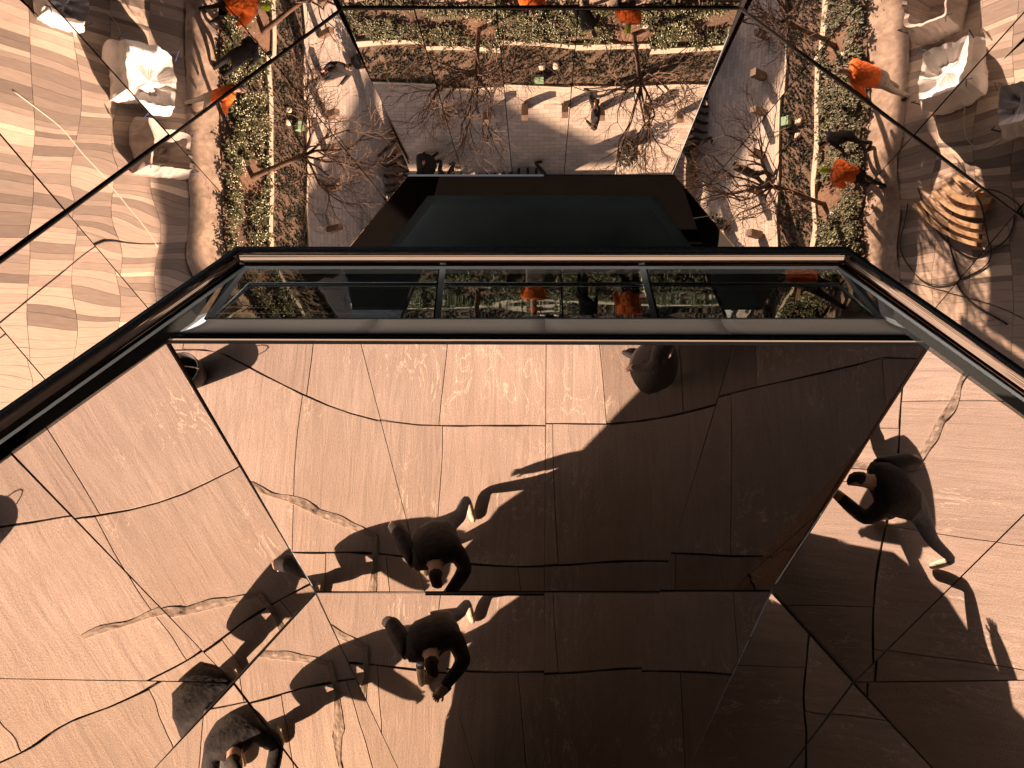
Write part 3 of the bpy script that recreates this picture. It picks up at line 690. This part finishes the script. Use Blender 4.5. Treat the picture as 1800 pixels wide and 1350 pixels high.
# ---- work site between paving and bed: sacks, timber hoops, buckets, hoses, rope
def sack(x, y, sz, h, seed, label, m, fill=True):
    o = empty('bulk_sack', (x, y, 0)); tag(o, label, 'sack'); n = 72; lay = 16; vs = []
    for j in range(lay + 1):
        t = j / lay; z = h * t; s = sz * (0.50 + .07 * math.sin(math.pi * min(1, t * 1.3)) - .06 * t)
        for i in range(n):
            a = 2 * math.pi * i / n; sq = 1 / max(abs(math.cos(a)), abs(math.sin(a))) ** .72
            k = s * sq * (1 + .10 * noise.noise((math.cos(a) * 2.2, math.sin(a) * 2.2, t * 2.4 + seed)) + .06 * noise.noise((math.cos(a) * 6, math.sin(a) * 6, t * 3 + seed)) + .035 * abs(noise.noise((math.cos(a) * 15, math.sin(a) * 15, t * 4 + seed))))
            vs.append((x + k * math.cos(a), y + k * math.sin(a), max(0, z + (.10 * noise.noise((math.cos(a) * 2, math.sin(a) * 2, seed)) * t))))
    fs = [(j * n + i, j * n + (i + 1) % n, (j + 1) * n + (i + 1) % n, (j + 1) * n + i) for j in range(lay) for i in range(n)]
    vs += [(x + (vs[lay * n + i][0] - x) * .85, y + (vs[lay * n + i][1] - y) * .85, vs[lay * n + i][2] - .05) for i in range(n)]
    vs += [(x + (vs[lay * n + i][0] - x) * .45 + .02, y + (vs[lay * n + i][1] - y) * .45, h * (.74 if fill else .3) + .16 * noise.noise((math.cos(2 * math.pi * i / n) * 1.3, math.sin(2 * math.pi * i / n) * 1.3, seed)) + .03 * noise.noise((math.cos(2 * math.pi * i / n) * 5, math.sin(2 * math.pi * i / n) * 5, seed))) for i in range(n)]
    vs.append((x, y, h * (.78 if fill else .25))); b = lay * n
    for a_ in (0, n):
        fs += [(b + a_ + i, b + a_ + (i + 1) % n, b + a_ + n + (i + 1) % n, b + a_ + n + i) for i in range(n)]
    fs += [(b + 2 * n + i, b + 2 * n + (i + 1) % n, b + 3 * n) for i in range(n)]
    mesh('bag', vs, fs, m, o, False)
    for k in range(4):
        a = math.pi / 4 + k * math.pi / 2; c, s = math.cos(a), math.sin(a); R = sz * .62
        mb = MB(); mb.tube([(x + c * R - s * .08, y + s * R + c * .08, h * .9), (x + c * (R + .05), y + s * (R + .05), h * 1.16), (x + c * R + s * .08, y + s * R - c * .08, h * .9)], .013, 5); mb.build('strap', M_BLUE, o)
sack(-0.05, 12.2, 1.18, .9, 3, 'bulging white bulk sack with blue straps beside the workers', M_BAG)
sack(-1.6, 12.7, 1.0, .8, 8, 'open grey bulk sack standing half empty by the stone edging', plain('grey_bag', (0.42, 0.37, 0.33), .8), False)
sack(1.0, 10.75, .85, .7, 15, 'smaller white bulk sack out on the plank paving', M_BAG)
def hoop(cx, cy, R, a0, a1, z, wd, th, lab):
    vs = []; n = 16
    for i in range(n + 1):
        a = a0 + (a1 - a0) * i / n
        for rr, zz in ((R - wd / 2, z), (R + wd / 2, z), (R + wd / 2, z + th), (R - wd / 2, z + th)): vs.append((cx + rr * math.cos(a), cy + rr * math.sin(a), zz))
    fs = [(i * 4 + j, i * 4 + (j + 1) % 4, i * 4 + 4 + (j + 1) % 4, i * 4 + 4 + j) for i in range(n) for j in range(4)] + [(3, 2, 1, 0), (n * 4, n * 4 + 1, n * 4 + 2, n * 4 + 3)]
    o = mesh('timber_hoop', vs, fs, M_WOOD); tag(o, lab, 'timber', 'curved timber staves on the paving')
for i in range(6):
    hoop(1.55, 11.2, 1.15 + i * .19, math.radians(10), math.radians(58), .0 + .02 * (i % 2), .10, .07 + .05 * (i % 3),
         ['innermost curved timber stave of the fan near the sunlit tree', 'second curved timber stave, counting outward', 'third curved timber stave, counting outward', 'fourth curved timber stave, counting outward', 'fifth curved timber stave, counting outward', 'outermost curved timber stave of the fan'][i])
def cable(name, pts, r, m, lab, cat, k=8):
    P = [np.array(p, float) for p in pts]; out = []
    for i in range(len(P) - 1):
        p0, p1, p2, p3 = P[max(i - 1, 0)], P[i], P[i + 1], P[min(i + 2, len(P) - 1)]
        for t in range(k):
            t /= k; out.append(.5 * (2 * p1 + (p2 - p0) * t + (2 * p0 - 5 * p1 + 4 * p2 - p3) * t * t + (3 * p1 - p0 - 3 * p2 + p3) * t ** 3))
    out.append(P[-1]); mb = MB(); mb.tube(out, r, 6); o = mb.build(name, m, None, True); tag(o, lab, cat); return o
cable('hose', [(2.2, 12.9, .03), (3.2, 12.6, .03), (3.9, 11.8, .03), (3.6, 11.0, .03), (2.9, 10.9, .03), (2.5, 11.6, .12), (3.3, 12.3, .03), (4.6, 11.9, .03), (5.4, 11.0, .03)], .018, M_HOSE, 'black hose looped around the timber staves', 'hose')
cable('hose', [(2.6, 13.2, .05), (3.6, 13.3, .04), (4.4, 12.6, .03), (4.1, 11.4, .03), (3.0, 11.5, .2), (2.2, 12.2, .03)], .014, M_HOSE, 'thinner black hose coiled over the timber staves', 'hose')
cable('rope', [(-.9, 9.9, .012), (-1.3, 10.6, .012), (-1.9, 11.2, .012), (-2.6, 11.9, .012), (-3.6, 12.6, .012)], .011, M_ROPE, 'white rope laid across the plank paving on the open side', 'rope')
cable('rope', [(.7, 10.6, .012), (1.4, 11.4, .012), (1.2, 11.9, .012), (.5, 12.0, .2)], .011, M_ROPE, 'white rope tied to the bulging white sack', 'rope')
cable('drain_line', [(-5.6, 9.5, .004), (-4.6, 10.6, .004), (-3.7, 11.6, .004), (-3.5, 12.7, .004)], .009, M_HOSE, 'dark cable lying across the banded planks', 'cable')
cable('drain_line', [(6.2, 9.6, .004), (5.2, 10.9, .004), (4.6, 12.2, .004), (4.3, 13.4, .004)], .009, M_HOSE, 'dark cable on the planks past the hoses', 'cable')
def bucket(x, y, r, h, lab, m=M_BIN, z0=0.0):
    o = empty('bucket', (x, y, z0)); tag(o, lab, 'bucket'); n = 20; vs = []
    for rr, z in ((r * .8, 0), (r, h), (r * .93, h), (r * .74, .03)):
        vs += [(x + rr * math.cos(2 * math.pi * i / n), y + rr * math.sin(2 * math.pi * i / n), z0 + z) for i in range(n)]
    fs = [(j * n + i, j * n + (i + 1) % n, (j + 1) * n + (i + 1) % n, (j + 1) * n + i) for j in range(3) for i in range(n)] + [tuple(range(3 * n, 4 * n))]
    mesh('tub', vs, fs, m, o, True)
    mb = MB(); mb.tube([(x + r * math.cos(a), y, z0 + h + r * .8 * math.sin(a)) for a in np.linspace(0, math.pi, 9)], .006, 5); mb.build('handle', M_RAIL, o)
bk = refl((335, 655), PA, TZ); bucket(bk[0], bk[1], .2, .36, 'black round tub alone on the sunlit sandstone slabs', M_BIN, TZ)
tl = empty('plastic_pallet', (1.9, 11.3, 0)); tag(tl, 'grey plastic pallet with hand holes on the plank paving', 'pallet')
mb = MB()
for c, s in (((1.75, 10.3, .05), (.12, .5, .08)), ((2.15, 10.3, .05), (.12, .5, .08)), ((1.95, 10.08, .05), (.28, .07, .08)), ((1.95, 10.52, .05), (.28, .07, .08)), ((1.95, 10.3, .05), (.28, .06, .08))): mb.box(c, s)
mb.build('deck', M_SLATE, tl)

# ------------------------------------------------------------------ people
def person(x, y, rz, label, top, legs, shoes, hair, pose='walk', scale=1.0, arms=None, bend=0.0, hood=None, long_coat=False, stride=.32, group=None, spread=.10, z0=0.0, bulk=False):
    """one continuous skinned body; facing +x before rotation"""
    J = {}
    hipz = .93; sit = pose == 'sit'
    if sit: hipz = .48
    squat = pose == 'squat'
    if squat: hipz = .42
    lean = bend
    def up_(h, f=0.0, s=0.0): # point on the spine frame: h along the spine, f forward, s sideways
        return V(math.sin(lean) * h + math.cos(lean) * f, s, hipz + math.cos(lean) * h - math.sin(lean) * f)
    verts = []; edges = []; rad = []; zone = []
    def add(p, r, par, z):
        verts.append(V(*p)); rad.append(r); zone.append(z); i = len(verts) - 1
        if par is not None: edges.append((par, i))
        return i
    kb = 1.42 if bulk else 1.0
    pel = add(up_(0), (.155 * kb, .125 * kb), None, 'legs' if not long_coat else 'top')
    wa = add(up_(.20), (.150 * kb, .115 * kb), pel, 'top'); ch = add(up_(.40), (.175 * kb, .13 * kb), wa, 'top'); nk = add(up_(.55, .01), (.075, .075), ch, 'top')
    n2 = add(up_(.61, .02), (.055, .055), nk, 'skin'); hd = add(up_(.70, .035), (.088, .095), n2, 'head'); ht = add(up_(.80, .025), (.078, .085), hd, 'hair')
    add(up_(.695, .14), (.016, .016), hd, 'head')
    for s in (-1, 1):
        ph = s * stride
        if sit:
            hip = add((.0, s * .10, hipz - .01), (.085, .085), pel, 'legs'); kn = add((.42, s * .12, .50), (.062, .062), hip, 'legs'); an = add((.43, s * .12, .10), (.044, .044), kn, 'legs')
            fo = add((.56, s * .13, .05), (.042, .036), an, 'shoes')
        elif squat:
            hip = add((0, s * .11, hipz - .02), (.092, .092), pel, 'legs'); kn = add((.36, s * .20, .50), (.068, .068), hip, 'legs'); an = add((.14, s * .17, .10), (.048, .048), kn, 'legs')
            fo = add((.28, s * .18, .05), (.048, .042), an, 'shoes'); add((.35, s * .185, .045), (.04, .032), fo, 'shoes')
        else:
            hip = add((0, s * .095, hipz - .08), (.092, .092), pel, 'legs' if not long_coat else 'top')
            kn = add((ph * .62 + .06, s * (spread * .6 + .04), .50), (.066, .066), hip, 'legs'); an = add((ph - .02, s * spread, .10 + max(0, -ph) * .12), (.046, .046), kn, 'legs')
            fo = add((ph + .13, s * (spread + .02), .048 + max(0, -ph) * .02), (.046, .040), an, 'shoes'); add((ph + .20, s * (spread + .03), .045), (.038, .030), fo, 'shoes')
        sh = add(up_(.47, 0, s * .19), (.066 * kb, .066 * kb), ch, 'top')
        A = (arms or {}).get(s)
        if A is None: A = (up_(.22, -ph * .35, s * .25), up_(.02, -ph * .55 + .10, s * .24))
        else: A = [V(*a) for a in A]
        el = add(A[0], (.052 * kb, .052 * kb), sh, 'top'); wr = add(A[1], (.038 * kb, .038 * kb), el, 'top')
        d = unit(A[1] - A[0]); pm = add(A[1] + d * .075, (.034, .022), wr, 'skin'); sd_ = unit(np.cross(d, V(.2, .1, 1)))
        th_ = add(A[1] + d * .075 + sd_ * .042, (.010, .010), pm, 'skin'); add(A[1] + d * .11 + sd_ * .055, (.009, .009), th_, 'skin')
        for f_ in range(4):
            o_ = sd_ * (.024 - .016 * f_); L = (.040, .046, .043, .034)[f_]
            k1 = add(A[1] + d * (.10 + L * .5) + o_ * 1.1, (.009, .009), pm, 'skin'); add(A[1] + d * (.10 + L) + o_ * 1.2 - V(0, 0, .012), (.008, .008), k1, 'skin')
    me = bpy.data.meshes.new('person_rig'); me.from_pydata([tuple(v) for v in verts], edges, []); ob = bpy.data.objects.new('person_rig', me); COL.objects.link(ob)
    sk = ob.modifiers.new('skin', 'SKIN'); sk.use_smooth_shade = True
    for i, r in enumerate(rad):
        d = me.skin_vertices[0].data[i]; d.radius = r; d.use_root = i == 0
    ss = ob.modifiers.new('sub', 'SUBSURF'); ss.levels = 1
    dg = bpy.context.evaluated_depsgraph_get(); nm = bpy.data.meshes.new_from_object(ob.evaluated_get(dg)); bpy.data.objects.remove(ob)
    nm.name = 'person'
    zs = ['top', 'legs', 'shoes', 'skin', 'head', 'hair']; mats = [cloth(top), cloth(legs), cloth(shoes), M_SKIN, M_SKIN, cloth(hood or hair)]
    nm.materials.clear()
    for m in mats: nm.materials.append(m)
    VA = np.array(verts); co = np.zeros(len(nm.polygons) * 3); nm.polygons.foreach_get('center', co); co = co.reshape(-1, 3)
    idx = []
    for c in co:
        best, bz = 1e9, 'top'
        for a, b in edges:
            pa, pb = VA[a], VA[b]; ab = pb - pa; t = min(1, max(0, np.dot(c - pa, ab) / (np.dot(ab, ab) + 1e-9))); dd = np.linalg.norm(c - pa - ab * t) - .5 * (rad[a][0] * (1 - t) + rad[b][0] * t)
            if dd < best: best = dd; bz = zone[b] if t > .35 else zone[a]
        if bz == 'head' and (c[2] > verts[5][2] + .03 or (hood and np.dot(c - verts[5], V(math.cos(lean), 0, -math.sin(lean))) < .03)): bz = 'hair'
        idx.append(zs.index(bz))
    nm.polygons.foreach_set('material_index', idx); nm.polygons.foreach_set('use_smooth', [True] * len(idx))
    o = bpy.data.objects.new('person', nm); link(o); o.location = (x, y, z0); o.rotation_euler = (0, 0, rz); o.scale = (scale,) * 3
    tag(o, label, 'person', group)
    if long_coat:   # skirt of the coat
        n = 18; vs = []
        for z, r in ((1.12, .12), (.95, .19), (.6, .27), (.36, .31)): vs += [(r * math.cos(2 * math.pi * i / n) * .9, r * math.sin(2 * math.pi * i / n) * (1 + .08 * math.sin(5 * i)), z) for i in range(n)]
        c = mesh('coat', vs, [(j * n + i, (j + 1) * n + i, (j + 1) * n + (i + 1) % n, j * n + (i + 1) % n) for j in range(3) for i in range(n)], cloth(top), None, True)
        c.parent = o
    return o
BLK = (0.012, 0.012, 0.014); JEAN = (0.09, 0.11, 0.15); PALE = (0.62, 0.52, 0.38); DK = (0.025, 0.02, 0.018)
raise_ = {-1: [(.22, -.24, 1.36), (.36, -.12, 1.62)], 1: [(.22, .24, 1.36), (.36, .12, 1.62)]}
hold = {-1: [(.44, -.22, 1.16), (.60, -.05, 1.26)], 1: [(-.02, .33, 1.08), (-.08, .40, .88)]}
pc = refl((788, 925), PA, TZ)
person(pc[0], pc[1], math.radians(78), 'person bending forward in black jacket, jeans and pale shoes at the shadow edge', BLK, JEAN, PALE, DK, 'walk', 1.12, hold, .62, None, False, .22, None, .25, TZ, True)
pc = refl((440, 1270), PE, TZ)
person(pc[0], pc[1], math.radians(75), 'person in black with tan shoes squatting on sunlit slabs with both arms out', BLK, (.06, .065, .075), (.5, .38, .26), DK, 'squat', 1.12, {-1: [(.40, -.30, .74), (.66, -.14, .80)], 1: [(.40, .30, .74), (.66, .14, .80)]}, .55, None, False, .25, None, .2, TZ, True)
pc = refl((1140, 655), PA, TZ)
person(pc[0], pc[1], math.radians(200), 'hooded person in a long black coat on slabs just outside the shade', BLK, BLK, BLK, DK, 'walk', 1.0, None, .05, BLK, True, .2, None, .1, TZ)
ORG = (0.86, 0.16, 0.02); LIME = (0.55, 0.72, 0.03)
reach = {-1: [(.35, -.22, .95), (.52, -.18, .62)], 1: [(.35, .22, .95), (.52, .18, .66)]}
person(1.95, 13.85, math.radians(100), 'worker in orange jacket with lime hood bending over the bed edge', ORG, BLK, DK, DK, 'walk', 1.12, reach, .75, LIME, False, .15, None, .12, 0.0, True)
person(-.2, 13.45, math.radians(95), 'worker in orange vest and grey trousers by the white sack', ORG, (.3, .26, .22), DK, (.35, .3, .25), 'walk', 1.1, reach, .55, None, False, .15, None, .12, 0.0, True)
person(.85, 14.2, math.radians(60), 'gardener in black stooping between the two orange workers', BLK, BLK, BLK, BLK, 'walk', .95, reach, .9, None, False, .1)
person(1.3, 16.85, math.radians(190), 'person in black standing at the plaza kerb behind the mulch bed', BLK, BLK, BLK, DK, 'walk', 1.0, None, .03, None, False, .12)
seat = [(-2.5, BLK, 'person in black sitting at the shaded end of the seat wall'), (-1.75, (.05, .04, .06), 'person in dark purple sitting on the shaded seat wall'), (-1.3, BLK, 'middle one of three dark figures close together on the seat wall'),
        (-.85, DK, 'person in brown on the seat wall next to a tan coat'), (-.35, (.5, .33, .2), 'person in a tan coat sitting on the seat wall')]
for x, c, lab in seat: person(x, 19.62, math.radians(-90), lab, c, BLK, BLK, DK, 'sit', 1.0, {-1: [(.12, -.25, .72), (.34, -.15, .62)], 1: [(.12, .25, .72), (.34, .15, .62)]}, .1, None, False, .3, 'people on the seat wall')
person(.15, 19.1, math.radians(20), 'person in black striding past the seat wall', BLK, BLK, BLK, DK, 'walk', 1.0, None, .2, None, False, .45)
person(-3.3, 18.7, math.radians(-40), 'standing person in black coat in the shaded plaza corner', BLK, BLK, BLK, DK, 'walk', 1.0, None, .03, None, True, .15)
person(-2.75, 18.85, math.radians(150), 'standing person in dark jacket facing the black-coated one', DK, BLK, BLK, DK, 'walk', 1.0, None, .03, None, False, .15)

# ------------------------------------------------------------------ unseen slabs added outside the frame to cast shadows and block sky
ZL = 15.0
def blocker(name, pts, label, zg=0.0, zl=None):
    sh = SUN / SUN[2] * (ZL - zg) if zl is None else V(0, 0, zl - zg)
    c = [V(x, y, zg) + sh for x, y in pts]; n = len(c); vs = c + [p + V(0, 0, .35) for p in c]
    o = mesh(name, vs, [tuple(range(n))[::-1], tuple(range(n, 2 * n))] + [(i, (i + 1) % n, (i + 1) % n + n, i + n) for i in range(n)], M_GUT); tag(o, label, 'blocker', 'unseen shade slabs')
blocker('shade_blocker', [(-3.9, 16.45), (-2.6, 16.55), (-1.5, 17.25), (-.4, 17.85), (.7, 18.4), (1.6, 18.8), (1.7, 19.05), (-3, 19.1), (-8, 19.0), (-8, 17.0)], 'unseen slab added high above to shade the plaza corner')
blocker('shade_blocker', [(-9, 12.75), (-4, 12.95), (-1, 12.9), (2, 13.05), (4, 13.3), (8, 13.3), (8, 13.9), (4, 13.95), (2, 13.7), (-1, 13.6), (-4, 13.65), (-9, 13.5)], 'narrow unseen slab added high above to shade the strip beside the garden')
blocker('shade_blocker', [(-10, -20), (30, -20), (30, 7), (-10, 7)], 'broad unseen slab added overhead to block sky light above the mirrors', 0, 14.5)  # added roof slab, out of view, cuts sky light on the terrace

# ------------------------------------------------------------------ unseen towers added outside the frame to block low sky light
def tower(x, y, wx, wy, h, label):
    o = empty('sky_blocker_tower', (x, y, 0)); tag(o, label, 'sky blocker', 'unseen towers blocking low sky')
    mb = MB(); mb.box((x, y, h / 2), (wx, wy, h)); mb.build('wall', M_TWR, o)
    for k in range(int(h / 4)):
        mb = MB(); mb.box((x, y, 2.2 + 4 * k), (wx + .12, wy + .12, 2.2)); mb.build('window_band', M_TWG, o)
M_TWR = plain('tower_cladding', (0.16, 0.15, 0.14), 0.7); M_TWG = plain('tower_glass', (0.03, 0.035, 0.04), 0.25)
tower(52, 8, 26, 70, 64, 'unseen grey tower added to block low sky on the side away from the sun')
tower(4, -48, 90, 24, 56, 'wide unseen tower added to block low sky behind the viewer')
tower(30, 66, 60, 24, 60, 'unseen grey tower added to block low sky beyond the far seat wall')
tower(-62, -22, 24, 40, 48, 'unseen grey tower added to block low sky at the rear corner')
